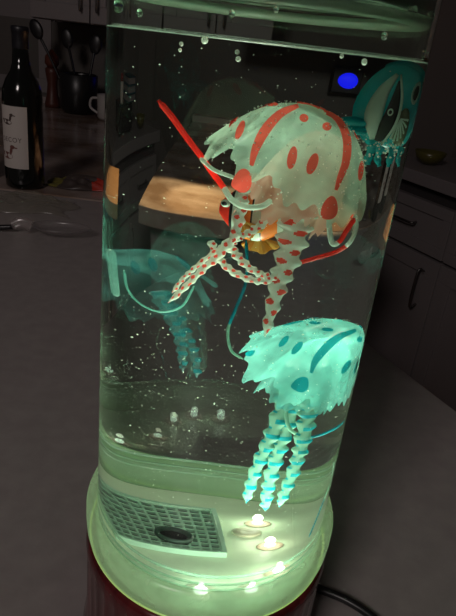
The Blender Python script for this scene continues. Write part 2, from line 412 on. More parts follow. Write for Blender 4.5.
crumple('plastic_bag', (-.405, .80, .0015), .085, .055, .022, [silicone('clear film', (.45, .42, .33), .22, .3, .25)],
        'crumpled clear plastic bag lying on the counter in front of the wine bottle', 'plastic bag', lambda u, v: 0, 5)
sc = rootat('serving_scoop', (-.300, .650, 0), .10); tag(sc, 'clear plastic scoop with black handle lying on the grey counter at left', 'scoop')
b = MB(); vs = []; n = 32; rings = 8
for j in range(rings+1):
    t = j/rings
    for i in range(n):
        a = 2*PI*i/n; x = .055*math.cos(a)*t*(1 if math.cos(a) > 0 else .75); y = .028*math.sin(a)*t; vs.append((x, y, .002+.014*t**2.5))
b.add(vs, [(j*n+i, j*n+(i+1) % n, (j+1)*n+(i+1) % n, (j+1)*n+i) for j in range(rings) for i in range(n)])
o = b.build('scoop_bowl', silicone('clear scoop', (.40, .36, .36), .30, .3, .3), sc, fix=False); s = o.modifiers.new('s', 'SOLIDIFY'); s.thickness = .0016
b = MB(); b.sweep([(-.040, 0, .012), (-.055, -.002, .018), (-.070, -.005, .012)], lambda t, a: .011-.003*t, 12, .6); b.build('neck', silicone('clear neck', (.5, .42, .40), .35, .3, .3), sc)
b = MB(); b.sweep([(-.068, -.005, .010), (-.12, -.012, .006), (-.20, -.022, .005)], lambda t, a: .0042, 10); b.build('handle', m_black, sc)

# power cable of the lamp
pc = [(.060, .033, .006), (.074, .027, .0032), (.093, .020, .0032), (.110, .008, .0032), (.13, -.015, .0032), (.19, -.07, .0032), (.29, -.12, .0032)]
b = MB(); b.sweep(pc, lambda t, a: .0027, 10, res=70); tag(b.build('power_cable', m_black), 'black power cable curving from the lamp base over the counter', 'cable')

# ================================================================== THE JELLYFISH LAMP
lamp = rootat('jellyfish_lamp', (0, 0, 0))
tag(lamp, 'tall clear water filled tube lamp glowing green on a dark red base', 'lamp')
# wooden base, finely reeded
b = MB(); n = 288
prof = [(.0600, .0), (.0655, .001), (.0668, .005), (.0655, .010), (.0648, .018), (.0648, .060), (.0655, .068), (.0640, .0725), (.060, .0735)]
b.revolve(prof, n, rmod=lambda a, z: 1-.012*(abs(math.sin(24*a))**.7)*(1 if .015 < z < .064 else 0))
b.build('base', m_mahog, lamp)
# clear cup that carries the tube, with a rolled rim
b = MB()
b.revolve([(.0602, .0740), (.0622, .0742), (.0640, .0760), (.0650, .0795), (.0655, .0860), (.0655, .0925), (.0648, .0945), (.0632, .0950), (.0620, .0943), (.0612, .0930), (.0604, .0925), (.0604, .0760)], 128, closed=True)
m_cup = silicone('frosted cup with added glow', (.50, .72, .50), .50, .6, .12, noise=70)
_n = m_cup.node_tree; _e = _n.nodes.new('ShaderNodeEmission'); _e.inputs[0].default_value = (.66, .95, .46, 1); _e.inputs[1].default_value = .075  # emission added for the glow scattered in the cup
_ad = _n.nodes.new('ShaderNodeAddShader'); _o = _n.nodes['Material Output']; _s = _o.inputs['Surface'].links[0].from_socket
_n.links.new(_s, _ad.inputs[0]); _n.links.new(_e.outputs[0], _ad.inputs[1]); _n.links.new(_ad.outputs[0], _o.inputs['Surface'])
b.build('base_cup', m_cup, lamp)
b = MB(); b.revolve([(.0634+.0005*math.cos(t), .0748+.0005*math.sin(t)) for t in np.linspace(0, 2*PI, 9)[:-1]], 128, closed=True)
b.build('cup_glow_ring', mat('added rim glow', (.3, .4, .2), .3, emis=((.62, .95, .22), .38)), lamp)  # emissive ring added for the bright line along the cup's lower edge
b = MB(); b.revolve([(.0581+.0003*math.cos(t), WZ+.0003+.0005*math.sin(t)) for t in np.linspace(0, 2*PI, 9)[:-1]], 128, closed=True)
b.build('meniscus', silicone('wet edge', (.5, .62, .55), .35, .4, .35), lamp)
# tube: hollow acrylic, open at the water side below the surface (water fills it without a gap)
TT = .348
b = MB(); n = 160
def bandrev(mb, prof, n, mi=0):      # one band with its own vertices, so that its normals stay true
    k = len(mb.v)
    for r, z in prof:
        for i in range(n): mb.v.append((r*math.cos(2*PI*i/n), r*math.sin(2*PI*i/n), z))
    for i in range(n): mb.f.append((k+i, k+(i+1) % n, k+n+(i+1) % n, k+n+i)); mb.m.append(mi)
def disc(mb, r, z, n, up=True, mi=0):
    k = len(mb.v)
    for i in range(n): mb.v.append((r*math.cos(2*PI*i/n), r*math.sin(2*PI*i/n), z))
    q = tuple(k+i for i in range(n)); mb.f.append(q if up else q[::-1]); mb.m.append(mi)
bandrev(b, [(RO, .0745), (RO, TT)], n); bandrev(b, [(RO, TT), (RI, TT)], n); bandrev(b, [(RI, TT), (RI, WZ)], n); disc(b, RO, .0745, n, False)
b.build('tube', m_acrylic, lamp, fix=False)
# raised ledge rings moulded inside the foot of the tube
for z, rr in ((.0910, .0005), (.0945, .00055), (.0990, .0007)):
    b = MB(); b.revolve([(RI-.0002+rr*math.cos(t)-rr, z+rr*1.4*math.sin(t)) for t in np.linspace(0, 2*PI, 9)[:-1]], 128, closed=True)
    b.build('ledge_ring', silicone('moulded ledge', (.55, .85, .65), .45, .5, .2), lamp)
# water: side and bottom touch acrylic, top touches air
b = MB(); bandrev(b, [(RI, FZ-.003), (RI, WZ)], n); disc(b, RI, FZ-.003, n, False); disc(b, RI, WZ, n, True, 1)
b.build('water', [m_waterside, m_watertop], lamp, fix=False)
b = MB(); b.revolve([(.0570, FZ), (.0578, FZ), (.0578, .0942), (.0574, .0946), (.0570, .0942)], 128, closed=True)
b.build('added_glow_liner', silicone('added glow liner', (.50, .66, .50), .32, .45, .05), lamp)  # added ring that catches LED light, for the milky glow at the foot
# floor
b = MB(); b.revolve([(.0, FZ-.0015), (.0, FZ)], 3) if False else None
b.revolve([(.0575, FZ-.0025), (.0580, FZ-.001), (.0570, FZ), (.0, FZ)], 96)
b.build('lamp_floor', m_floorplate, lamp)
# grille of the pump
gx, gy, ga, gs, gt = -.0165, .0120, .14, .0200, .0210
R2 = np.array([[math.cos(ga), -math.sin(ga)], [math.sin(ga), math.cos(ga)]])
gr = rootat('pump_grille', (gx, gy, FZ), ga); gr.parent = lamp
b = MB(); b.box(-gs, gs, -gt, gt, .0002, .0010); b.build('recess', m_dark, gr, smooth=False)
b = MB()
for k in range(12):
    x = -gs+2*gs*k/11; b.box(x-.0004, x+.0004, -gt, gt, .0010, .0024)
for k in range(11):
    y = -gt+2*gt*k/10; b.box(-gs, gs, y-.0006, y+.0006, .0010, .0025)
b.build('lattice', m_grill, gr, smooth=False)
b = MB()
for q in ((-gs-.0016, gs+.0016, -gt-.0016, -gt), (-gs-.0016, gs+.0016, gt, gt+.0016), (-gs-.0016, -gs, -gt, gt), (gs, gs+.0016, -gt, gt)):
    b.box(*q, .0002, .0036)
b.build('frame', m_grill, gr, smooth=False)
b = MB(); b.revolve([(.0040, .0026), (.0068, .0026), (.0068, .0046), (.0060, .0052), (.0052, .0044), (.0050, .0030)], 32, c=(.004, -.010), closed=True)
b.build('outlet_ring', mat('dark green rubber', (.05, .09, .07), .4), gr)
b = MB(); b.revolve([(.0, .0027), (.0052, .0027), (.0052, .0030), (.0, .0030)], 24, c=(.004, -.010)); b.build('outlet_hole', m_dark, gr)
# LEDs
m_led = mat('lit LED', (1, 1, 1), emis=((.80, 1, .82), 22))
m_ledglow = mat('pinkish LED glow disc', (.55, .44, .34), .5)  # pinkish colour stands in for the warm glow around each LED
for k, (x, y) in enumerate(LED_XY):
    s = (1.45, 1.35, 1.15, .8, .7)[k]
    r = rootat('led', (x, y, FZ)); r.parent = lamp
    b = MB(); b.revolve([(.0056*s, .0001), (.0054*s, .0004), (.0036*s, .0009), (.0, .0010)], 24); b.build('glow_disc', m_ledglow, r)
    b = MB(); b.ellipsoid((0, 0, .0014), (.0022*s, .0022*s, .0016*s)); b.build('lit_die', m_led, r)
    col = [(.80, 1, .80), (.84, 1, .78), (.90, 1, .74), (1, .94, .72), (.94, 1, .76)][k]
    lo = light('led_light', 'SPOT', (x, y, FZ+.0042), LED_W*(1 if k < 3 else .8), col, .0022*s, (x*.4, y*.4, FZ+.2))
    lo.data.spot_size = math.radians(120); lo.data.spot_blend = .8
    light('led_light_base', 'POINT', (x, y, FZ+.0052), .010*s, col, .0012)
# suction feet and plugs on the floor
for (px, py, rad) in [(246, 533, .0048), (215, 599, .0036), (161, 601, .0042), (263, 594, .0024), (110, 560, .003)]:
    w_ = wray(px, py)
    p = atz(px, py, FZ)
    if math.hypot(p[0], p[1]) > .055: p = p*(.052/math.hypot(p[0], p[1]))
    b = MB(); b.revolve([(rad, .0), (rad, .0006), (rad*.85, .0012), (rad*.3, .0010), (0, .0008)], 24)
    o = b.build('floor_plug', mat('dull pink plug', (.50, .48, .36), .5), lamp); o.location = (p[0], p[1], FZ)
# lid
b = MB(); b.revolve([(.0, .336), (.0500, .336), (.0500, .331), (.0505, .3300), (.0575, .3300), (.0580, .331), (.0580, .348), (.0625, .349), (.0630, .352), (.0600, .357), (.0, .358)], 96)
b.build('lid', mat('dark green plastic lid', (.06, .085, .06), .35), lamp)
b = MB(); b.revolve([(.0500, .3290), (.0580, .3285), (.0580, .3262), (.0570, .3252), (.0520, .3255), (.0500, .3265)], 128, closed=True)
b.build('lid_gasket', silicone('pale gasket', (.34, .44, .34), .8, .5, .15), lamp)

# ------------------------------------------------------------------ jellyfish
def frame(axis, spin):
    A = Vector(axis).normalized(); q = Vector((0, 0, 1)).rotation_difference(A)
    return np.array((q.to_matrix()@Matrix.Rotation(spin, 3, 'Z')))
class Bell:
    def __init__(s, c, axis, R, Hh, n=9, spin=0, flare=.16, ruf=.05, pmax=98, sq=.9, lift=0):
        s.lift = lift
        s.c = np.array(c); s.R = R; s.H = Hh; s.n = n; s.fl = flare; s.ruf = ruf; s.T = frame(axis, spin); s.pm = math.radians(pmax); s.sq = sq
    def pt(s, u, v, off=0):
        u = np.asarray(u, float); v = np.asarray(v, float)
        ph = v*s.pm
        r = s.R*(np.sin(np.minimum(ph, PI/2))**s.sq)*(1+s.fl*v**6)*(1+s.ruf*v**4*np.cos(s.n*u))+off
        z = s.H*np.cos(ph)*1.0-s.H*.10*v**8+off*np.cos(ph)
        P = np.stack([r*np.cos(u), r*np.sin(u), z], -1)
        P = P@s.T.T + s.c
        rr = np.hypot(P[..., 0], P[..., 1]); k = np.minimum(1, .0572/np.maximum(rr, 1e-6))
        P[..., 0] *= k; P[..., 1] *= k
        return P
    def vmax(s, u):
        q = (s.n*u/(2*PI)) % 1
        w_ = s.T@np.array([math.cos(u), math.sin(u), 0]); cut = s.lift*max(0, -.45*w_[0]-.89*w_[1])**2+(.05 if s.lift > .1 else -.03)*max(0, -w_[0])**3
        return 1-cut+.13*(1-np.abs(2*q-1))*(1+.4*np.sin(2*u+1)) + .02*np.sin(27*u)
    def prep(s):
        uu, vv = np.meshgrid(np.linspace(0, 2*PI, 241)[:-1], np.linspace(.01, 1.08, 80)); s.gu, s.gv = uu.ravel(), vv.ravel()
        s.gp = s.pt(s.gu, s.gv); e = 1e-3
        n = np.cross(s.pt(s.gu+e, s.gv)-s.gp, s.pt(s.gu, s.gv+e)-s.gp)
        s.gn = n/np.maximum(1e-12, np.linalg.norm(n, axis=1))[:, None]
        mid = np.sum(s.gn*(s.gp-s.c), 1); s.gn *= np.sign(mid)[:, None]
    def uv(s, px, py):
        p, d = wray(px, py)
        r = s.gp-p; dist = np.linalg.norm(r-np.outer(r@d, d), axis=1)+np.where(s.gn@d > .12, 1, 0)
        i = int(np.argmin(dist)); u, v = s.gu[i], s.gv[i]; du = .03; dv = .015
        for _ in range(3):
            a, b_ = np.meshgrid(np.linspace(-du, du, 11), np.linspace(-dv, dv, 11)); a = a.ravel()+u; b_ = b_.ravel()+v
            r = s.pt(a, b_)-p; j = int(np.argmin(np.linalg.norm(r-np.outer(r@d, d), axis=1))); u, v = a[j], b_[j]; du /= 4; dv /= 4
        return u, v
    def mesh(s, mb, nu=216, nv=44):
        vs = []
        for j in range(nv+1):
            for i in range(nu):
                u = 2*PI*i/nu; v = max(.002, j/nv)*s.vmax(u) if j > nv*.6 else max(.002, j/nv)*(1+(s.vmax(u)-1)*(j/nv/.6)**4)
                vs.append(s.pt(u, v))
        mb.add(vs, [(j*nu+i, (j+1)*nu+i, (j+1)*nu+(i+1) % nu, j*nu+(i+1) % nu) for j in range(nv) for i in range(nu)])
        mb.f.append(tuple(range(len(mb.v)-(nv+1)*nu, len(mb.v)-nv*nu))); mb.m.append(0)
    def spot(s, mb, cx, cy, a, b_, th=0, mi=1, off=.00045):
        """an oval mark on the bell seen at pixel (cx, cy)"""
        th = math.radians(th); vs = []; n = 20
        pix = [(cx, cy)]+[(cx+k*(a*math.cos(t)*math.cos(th)-b_*math.sin(t)*math.sin(th)), cy+k*(a*math.cos(t)*math.sin(th)+b_*math.sin(t)*math.cos(th)))
                          for k in (.5, 1) for t in np.linspace(0, 2*PI, n+1)[:-1]]
        vs = [s.pt(*s.uv(*q), off) for q in pix]
        fs = [(0, 1+i, 1+(i+1) % n) for i in range(n)]+[(1+i, 1+n+i, 1+n+(i+1) % n, 1+(i+1) % n) for i in range(n)]
        mb.add(vs, fs, mi)
    def spotuv(s, mb, u0, v0, du, dv, mi=1, off=.00045):
        n = 20; vs = [s.pt(u0, v0, off)]+[s.pt(u0+k*du*math.cos(t), v0+k*dv*math.sin(t), off) for k in (.5, 1) for t in np.linspace(0, 2*PI, n+1)[:-1]]
        mb.add(vs, [(0, 1+i, 1+(i+1) % n) for i in range(n)]+[(1+i, 1+n+i, 1+n+(i+1) % n, 1+(i+1) % n) for i in range(n)], mi)
    def stripe(s, mb, pts, wds, mi=1, off=.00045, n=28):
        P = catmull([(*p, w) for p, w in zip(pts, wds)], n); T = np.gradient(P[:, :2], axis=0); T /= np.linalg.norm(T, axis=1)[:, None]
        vs = []
        for k in range(n):
            for q in (-1, -.33, .33, 1):
                vs.append(s.pt(*s.uv(P[k, 0]-T[k, 1]*P[k, 2]*q/2, P[k, 1]+T[k, 0]*P[k, 2]*q/2), off))
        mb.add(vs, [(4*k+i, 4*k+i+1, 4*k+i+5, 4*k+i+4) for k in range(n-1) for i in range(3)], mi)
    def lappet(s, mb, pts, mi=1, off=.0006):
        """polygon mark given by pixel outline, fan from its middle"""
        for _ in range(2):
            pts = [tuple((1-k)*np.array(pts[i])+k*np.array(pts[(i+1) % len(pts)])) for i in range(len(pts)) for k in (.25, .75)]
        P = []; m = len(pts)
        for i in range(m):
            for t in (0,): P.append(np.array(pts[i])*(1-t)+np.array(pts[(i+1) % m])*t)
        c = np.mean(P, axis=0); n = len(P)
        vs = [s.pt(*s.uv(*c), off)]+[s.pt(*s.uv(*(c+(p-c)*k)), off) for k in (.5, 1) for p in P]
        mb.add(vs, [(0, 1+i, 1+(i+1) % n) for i in range(n)]+[(1+i, 1+n+i, 1+n+(i+1) % n, 1+(i+1) % n) for i in range(n)], mi)

def tentacle(parent, pix, Y, r0, r1, waves, mats, name='tentacle', amp=.21, flat=.55, pat=True, seed=0, belly=0):
    """a frilled arm; pix = pixel path, Y = distance (number or one per point)"""
    Ys = [Y]*len(pix) if not isinstance(Y, (list, tuple)) else Y
    P = [at(px, py, y) for (px, py), y in zip(pix, Ys)]
    rr = random.Random(seed); ph = rr.uniform(0, 6)
    def rad(t, a):
        base = (r0+(r1-r0)*t**.9)*(1+belly*math.sin(PI*min(1, t*1.1)))*(1 if t < .94 else max(.15, (1-t)/.06))
        sgn = 1 if math.cos(a) > 0 else -1
        w_ = math.sin(waves*2*PI*t+ph+(0 if sgn > 0 else 1.3)+.7*math.sin(waves*1.7*t+ph*2)); return base*(1+amp*(w_+.35*math.sin(waves*11*t+sgn))*abs(math.cos(a)))
    def mf(t, a):
        if not pat: return 0
        k = waves*t+ph/(2*PI); c = k*(1 if pat == 'band' else 1.6) % 1; odd = int(k*(1 if pat == 'band' else 1.6)) % 2
        s = math.cos(a)
        if pat == 'band': return 1 if (.12 < c < .42 and s > -.65+.5*odd) or (.64 < c < .76 and s < -.3) else 0
        tgt = .48 if odd else -.48
        return 1 if ((c-.5)/.30)**2+((s-tgt)/.42)**2 < 1 else 0
    mb = MB(); mb.sweep(P, rad, 32, flat, mf, res=int(waves*16)+8)
    return mb.build(name, mats, parent)
def ribbon(parent, pix, Y, wd, mats, segs=((0, 1, 0),), name='ribbon', thin=.35):
    Ys = [Y]*len(pix) if not isinstance(Y, (list, tuple)) else Y
    P = [at(px, py, y) for (px, py), y in zip(pix, Ys)]
    def mf(t, a):
        for a0, a1, m in segs:
            if a0 <= t <= a1: return m
        return 0
    mb = MB(); mb.sweep(P, lambda t, a: wd/2*(1 if .02 < t < .98 else .6), 10, thin, mf, res=64)
    return mb.build(name, mats, parent)
def reorigin(root, loc):          # put the Empty of a thing at its middle without moving the parts
    root.location = loc
    for ch in COL.objects:
        if ch.parent == root: ch.location = Vector(ch.location)-Vector(loc)

m_pale = silicone('pale silicone', (.68, .96, .78), .52, .68, .04, noise=120)
m_palearm = silicone('pale silicone arm', (.82, .93, .84), .85, .5, .06)
m_red = silicone('red silicone', (1, .12, .09), .97, .74, .02)
m_pink = silicone('pinkish inner bell', (1, .62, .50), .75, .5, .04)
m_teal = silicone('teal silicone', (.0, .28, .34), .96, .5, .03)
m_palet = silicone('pale aqua silicone', (.20, .62, .57), .52, .62, .04, noise=120)
m_palearmt = silicone('pale aqua arm', (.22, .44, .34), .80, .5, .06)

# ---- red jellyfish
RED = rootat('toy_jellyfish', (0, 0, 0)); tag(RED, 'white toy jellyfish with red stripes and spots floating high in the tube', 'toy jellyfish', 'toy jellyfish in the lamp')
YR = -.020
bell = Bell((.0100, YR+.002, .2690), (.30, -.20, .93), .0245, .0285, n=9, spin=.3, pmax=78, flare=.12, lift=.13); bell.prep()
b = MB(); bell.mesh(b)
bell.stripe(b, [(252, 166), (256, 150), (266, 131), (281, 115), (299, 107)], [4, 8, 10, 8, 4])
bell.stripe(b, [(322, 112), (336, 120), (345, 138), (345, 160), (339, 178), (335, 190)], [3, 6, 8, 8, 6, 3])
bell.stripe(b, [(298, 104), (312, 106), (324, 112)], [2, 3, 3])
for a in [(241, 131, 3.6, 10, 22), (235, 121, 2.4, 9, 30), (272, 105.5, 7, 2.2, 3), (304, 119, 4.4, 4.0, 0), (326, 127, 4.4, 4.2, 0), (292, 158, 4.6, 11.5, 12), (312, 164, 5, 11, 20),
          (359.5, 171, 2.6, 10, 6), (355, 134, 2.6, 6, -20)]: bell.spot(b, *a)
bell.lappet(b, [(243, 168), (251, 171), (253, 186), (246, 194), (236, 190), (231, 185), (236, 175)])
bell.lappet(b, [(330, 194), (336, 199), (337, 214), (329, 220), (319, 217), (321, 204)])
for k in range(4): bell.spotuv(b, .6+.55*k, .62, .07, .12)
o = b.build('bell', [m_pale, m_red], RED)
inner = Bell((.0155, YR+.004, .2670), (.34, -.20, .93), .0130, .0230, n=5, flare=.1, ruf=.08, pmax=96)
b = MB(); inner.mesh(b, 120, 24); b.build('inner_bell', m_pink, RED)
tentacle(RED, [(303, 182), (300, 205), (294, 232), (288, 258), (279, 284), (271, 312), (265, 337)], YR-.004, .0062, .0013, 10, [m_palearm, m_red], seed=1, belly=.15)
tentacle(RED, [(322, 178), (310, 200), (300, 225), (297, 245)], YR, .0035, .0012, 5, [m_palearm, m_red], seed=2)
tentacle(RED, [(243, 190), (241, 210), (235, 234), (220, 254), (202, 270), (184, 288), (168, 303)], YR-.010, .0020, .0009, 12, [m_palearm, m_red], seed=3)
tentacle(RED, [(238, 238), (218, 250), (197, 266), (183, 279), (172, 293)], YR-.008, .0011, .0007, 9, [m_palearm, m_red], seed=4)
tentacle(RED, [(211, 241), (216, 254), (228, 268), (246, 278), (265, 281), (278, 274)], YR-.006, .0013, .0014, 9, [m_palearm, m_red], seed=5)
tentacle(RED, [(226, 240), (234, 252), (245, 264), (258, 273), (272, 277)], YR-.002, .0018, .0012, 7, [m_palearm, m_red], seed=6)
tentacle(RED, [(282, 186), (277, 204), (264, 222), (250, 232), (238, 238), (229, 246)], YR-.004, .0016, .0012, 9, [m_palearm, m_red], seed=7)
ribbon(RED, [(158, 100), (172, 117), (187, 138), (200, 155), (212, 172), (224, 188), (232, 200), (246, 207), (262, 206), (273, 199)], [YR+.010, YR+.010, YR+.008, YR+.006, YR, YR-.006, YR-.012, YR-.014, YR-.012, YR-.006], .0021, [m_palearm, m_red], ((0, .56, 1), (.56, 1, 0)))
ribbon(RED, [(200, 158), (214, 170), (232, 177), (244, 184)], YR-.014, .0014, [m_palearm, m_red])
ribbon(RED, [(329, 216), (330, 234), (333, 244), (340, 241), (347, 230), (355, 218)], YR-.006, .0019, [m_palearm, m_red], ((0, .55, 0), (.55, 1, 1)))
ribbon(RED, [(355, 214), (356, 228), (350, 242), (338, 251), (320, 257), (298, 263)], [YR, YR, YR, YR+.004, YR+.006, YR+.010], .0018, [m_palearm, m_red], ((0, .48, 0), (.48, 1, 1)))

reorigin(RED, bell.c)
# ---- teal jellyfish
TEAL = rootat('toy_jellyfish', (0, 0, 0)); tag(TEAL, 'pale aqua toy jellyfish with teal stripes floating low at the right of the tube', 'toy jellyfish', 'toy jellyfish in the lamp')
YT = -.016
bt = Bell((.0303, YT, .1890), (.36, -.22, .90), .0238, .0255, n=9, spin=.6, pmax=76, flare=.12, lift=.06); bt.prep()
b = MB(); bt.mesh(b)
bt.stripe(b, [(311, 373), (316, 360), (328, 346), (341, 336), (355, 331)], [3, 7, 8, 6, 3])
for a in [(284.5, 342, 3, 7, 42), (297.6, 348.5, 3.2, 8, 42), (315.5, 324, 6, 1.6, 3), (328, 330.5, 6, 1.8, 4), (359, 340, 3, 3, 0), (346, 367, 3.2, 8, 34), (357, 367, 2, 7, 25)]: bt.spot(b, *a)
bt.lappet(b, [(303, 376), (309, 378), (309, 388), (303, 393), (295, 390), (290, 386), (296, 379)])
bt.lappet(b, [(245, 355), (251, 351), (258, 351), (252, 358)])
for k in range(4): bt.spotuv(b, .6+.55*k, .62, .07, .12)
b.build('bell', [m_palet, m_teal], TEAL)
inner = Bell((.030, YT+.002, .1865), (.30, -.30, .90), .0140, .0210, n=5, flare=.1, ruf=.08, pmax=96)
b = MB(); inner.mesh(b, 120, 24); b.build('inner_bell', m_palet, TEAL)
tm = [m_palearmt, m_teal]
tentacle(TEAL, [(289, 385), (283, 405), (273, 432), (262, 456), (253, 478), (246, 503)], YT-.002, .0036, .0018, 9, tm, pat='band', seed=11)
tentacle(TEAL, [(297, 390), (290, 412), (282, 440), (274, 465), (268, 490), (265, 511)], YT, .0038, .0020, 10, tm, pat='band', seed=12)
tentacle(TEAL, [(311, 392), (308, 415), (303, 440), (297, 462), (288, 485), (279, 507)], YT-.006, .0042, .0020, 10, tm, pat='band', seed=13)
ribbon(TEAL, [(246, 240), (247, 262), (245, 285), (236, 308), (228, 330), (231, 350), (243, 359)], [YT+.004]*3+[YT]*4, .0011, tm, ((0, .62, 1), (.62, 1, 0)))
ribbon(TEAL, [(289, 395), (286, 415), (292, 431), (310, 437), (332, 430), (345, 420)], YT-.004, .0015, tm, ((0, .55, 0), (.55, 1, 1)))
ribbon(TEAL, [(336, 462), (331, 480), (322, 505), (309, 537)], YT-.012, .0012, tm, ((0, .6, 0), (.6, 1, 1)))

reorigin(TEAL, bt.c)
# ---- dim third jellyfish close to the back of the tube
m_ghost = silicone('clear grey teal silicone', (.09, .32, .31), .14, .4, .03, noise=90)
m_ghostd = silicone('deep clear teal', (.0, .12, .14), .55, .4, .03)
GH = rootat('toy_jellyfish', (0, 0, 0)); tag(GH, 'faint dark teal toy jellyfish near the back of the tube at left', 'toy jellyfish', 'toy jellyfish in the lamp')
gc_ = at(152, 272, .024)
bg = Bell((gc_[0], .022, gc_[2]-.006), (.10, -.25, .95), .0150, .0165, n=8, spin=.2, flare=.25); bg.prep()
b = MB(); bg.mesh(b, 144, 30)
bg.stripe(b, [(161, 243), (171, 250), (181, 262), (190, 270)], [2, 4, 5, 4])
bg.spot(b, 136, 268, 4, 7, -25); bg.spot(b, 153, 265, 4, 7, -20)
b.build('bell', [m_ghost, m_ghostd], GH)
gm = [m_ghost, m_ghostd]
tentacle(GH, [(158, 292), (168, 312), (178, 333), (182, 352), (183, 372)], .024, .0030, .0012, 8, gm, pat='band', seed=21)
tentacle(GH, [(164, 292), (176, 315), (188, 338), (195, 356), (197, 378)], .028, .0026, .0012, 8, gm, pat='band', seed=22)
ribbon(GH, [(124, 270), (128, 290), (142, 305), (162, 312), (182, 306), (194, 286)], .018, .0008, [silicone('clear teal ribbon', (.2, .6, .5), .5, .5, .1)])
ribbon(GH, [(111, 250), (113, 270), (116, 296)], .020, .0020, [silicone('pale aqua strap', (.35, .75, .65), .35, .5, .1)])
ribbon(GH, [(190, 268), (202, 276), (217, 287)], .022, .0016, [m_ghost])

reorigin(GH, bg.c)
# ------------------------------------------------------------------ teal fish high at the right
m_fteal = silicone('teal fish skin', (.0, .52, .56), .97, .5, .08)
m_fdark = mat('black fish paint', (.008, .010, .010), .4)
m_fwhite = silicone('pale fish paint', (.62, .80, .70), .97, .4, .05)
m_folive = mat('olive fin', (.10, .12, .05), .5)
fx = (.0405, -.006, .2975)
FI = rootat('toy_fish', fx); tag(FI, 'teal toy fish with black and white face floating under the water surface at right', 'toy fish', 'toy fish in the lamp')
def local(p, o=fx): return (p[0]-o[0], p[1]-o[1], p[2]-o[2])
b = MB(); n = 40; rg = 30; vs = []
for j in range(rg+1):
    t = j/rg; s_ = math.sin(PI*min(1, t*1.02+.005))**.62
    x = -.0130+.0275*t                       # snout to tail along +x
    hz = .0175*s_*(1-.30*t)+.0004; hy = .0088*s_*(1-.35*t)+.0004
    for i in range(n):
        a = 2*PI*i/n; vs.append((x-.004*math.sin(a)*s_*.3, hy*math.cos(a), hz*math.sin(a)+.0045*(t-.3)))
b.add(vs, [(j*n+i, j*n+(i+1) % n, (j+1)*n+(i+1) % n, (j+1)*n+i) for j in range(rg) for i in range(n)])
b.build('body', m_fteal, FI)
def onfish(x, zz, yoff=-.0004):
    t = (x+.0130)/.0275; s_ = math.sin(PI*min(.98, max(.02, t*1.02+.005)))**.62
    hz = .0175*s_*(1-.30*t)+.0004; hy = .0088*s_*(1-.35*t)+.0004
    k = max(-.98, min(.98, (zz-.0045*(t-.3))/hz)); return (x, -hy*math.sqrt(1-k*k)+yoff, zz)
def fblob(name, path, wd, mt, off, par=FI):
    mb = MB(); P = catmull([(*p, w) for p, w in zip(path, wd)], 26); T = np.gradient(P[:, :2], axis=0); T /= np.linalg.norm(T, axis=1)[:, None]; vs = []
    for k in range(26):
        for q in (-1, -.5, 0, .5, 1): vs.append(onfish(P[k, 0]-T[k, 1]*P[k, 2]*q/2, P[k, 1]+T[k, 0]*P[k, 2]*q/2, off))
    mb.add(vs, [(5*k+i, 5*k+i+1, 5*k+i+6, 5*k+i+5) for k in range(25) for i in range(4)])
    o = mb.build(name, mt, par, fix=False); s = o.modifiers.new('s', 'SOLIDIFY'); s.thickness = .0003; return o
fblob('pale_cheek', [(-.0015, .0125), (-.0048, .006), (-.0062, -.002), (-.0050, -.0100)], [.0012, .0042, .0056, .002], m_fwhite, -.0004)
fblob('black_mask', [(-.0002, .0105), (.0000, .003), (-.0012, -.005), (-.0036, -.0105)], [.0006, .0036, .0052, .002], m_fdark, -.0009)
fblob('pale_line', [(-.0002, .0125), (.0024, .004), (.0018, -.004), (-.0020, -.0118)], [.0006, .0010, .0010, .0006], m_fwhite, -.0012)
def fring(name, cx, cz, r0, r1, rx, mt, off):
    mb = MB(); n = 28; vs = []
    for i in range(n):
        a = 2*PI*i/n
        for r in (r0, (r0+r1)/2, r1): vs.append(onfish(cx+r*rx*math.cos(a), cz+r*math.sin(a), off))
    mb.add(vs, [(3*i+k, 3*i+k+1, 3*((i+1) % n)+k+1, 3*((i+1) % n)+k) for i in range(n) for k in (0, 1)])
    o = mb.build(name, mt, FI, fix=False); s = o.modifiers.new('s', 'SOLIDIFY'); s.thickness = .0003
fring('eye_ring', .0078, .0070, .0026, .0040, .55, m_fwhite, -.0006)
fring('eye_pupil', .0078, .0070, .0, .0026, .55, m_fdark, -.0005)
fring('small_eye', -.0008, .0000, .0007, .0013, .8, m_fwhite, -.0016)
b = MB(); b.ellipsoid((-.0118, -.0030, -.0050), (.0050, .0058, .0019)); b.ellipsoid((-.0112, -.0028, -.0078), (.0042, .0050, .0016)); b.build('lips', m_fteal, FI)
b = MB()
for k in range(7):
    a = -2.0+.33*k
    b.sweep([(.0035, -.0088, -.0020), (.0035+.006*math.cos(a)*.8, -.0120, -.0020+.0085*math.sin(a)*.9)], lambda t, q: .00022+.00025*t, 8, .6)
b.build('pectoral_fin', m_fwhite, FI)
b = MB(); b.ellipsoid((.0042, -.0062, -.0050), (.0036, .0022, .0070)); b.build('gill_patch', m_folive, FI)
b = MB()                 # tall dorsal fin reaching the surface
vs = []
for i in range(17):
    t = i/16; x = -.006+.018*t
    for k in (0, 1): vs.append((x, .0006*math.sin(9*t), .0100+.001*t+(k*(.0085-.0040*t)*(math.sin(PI*min(1, t*.9+.12))**.5))))
b.add(vs, [(2*i, 2*i+2, 2*i+3, 2*i+1) for i in range(16)])
o = b.build('dorsal_fin', m_fteal, FI, fix=False); s = o.modifiers.new('s', 'SOLIDIFY'); s.thickness = .0012; s.offset = 0
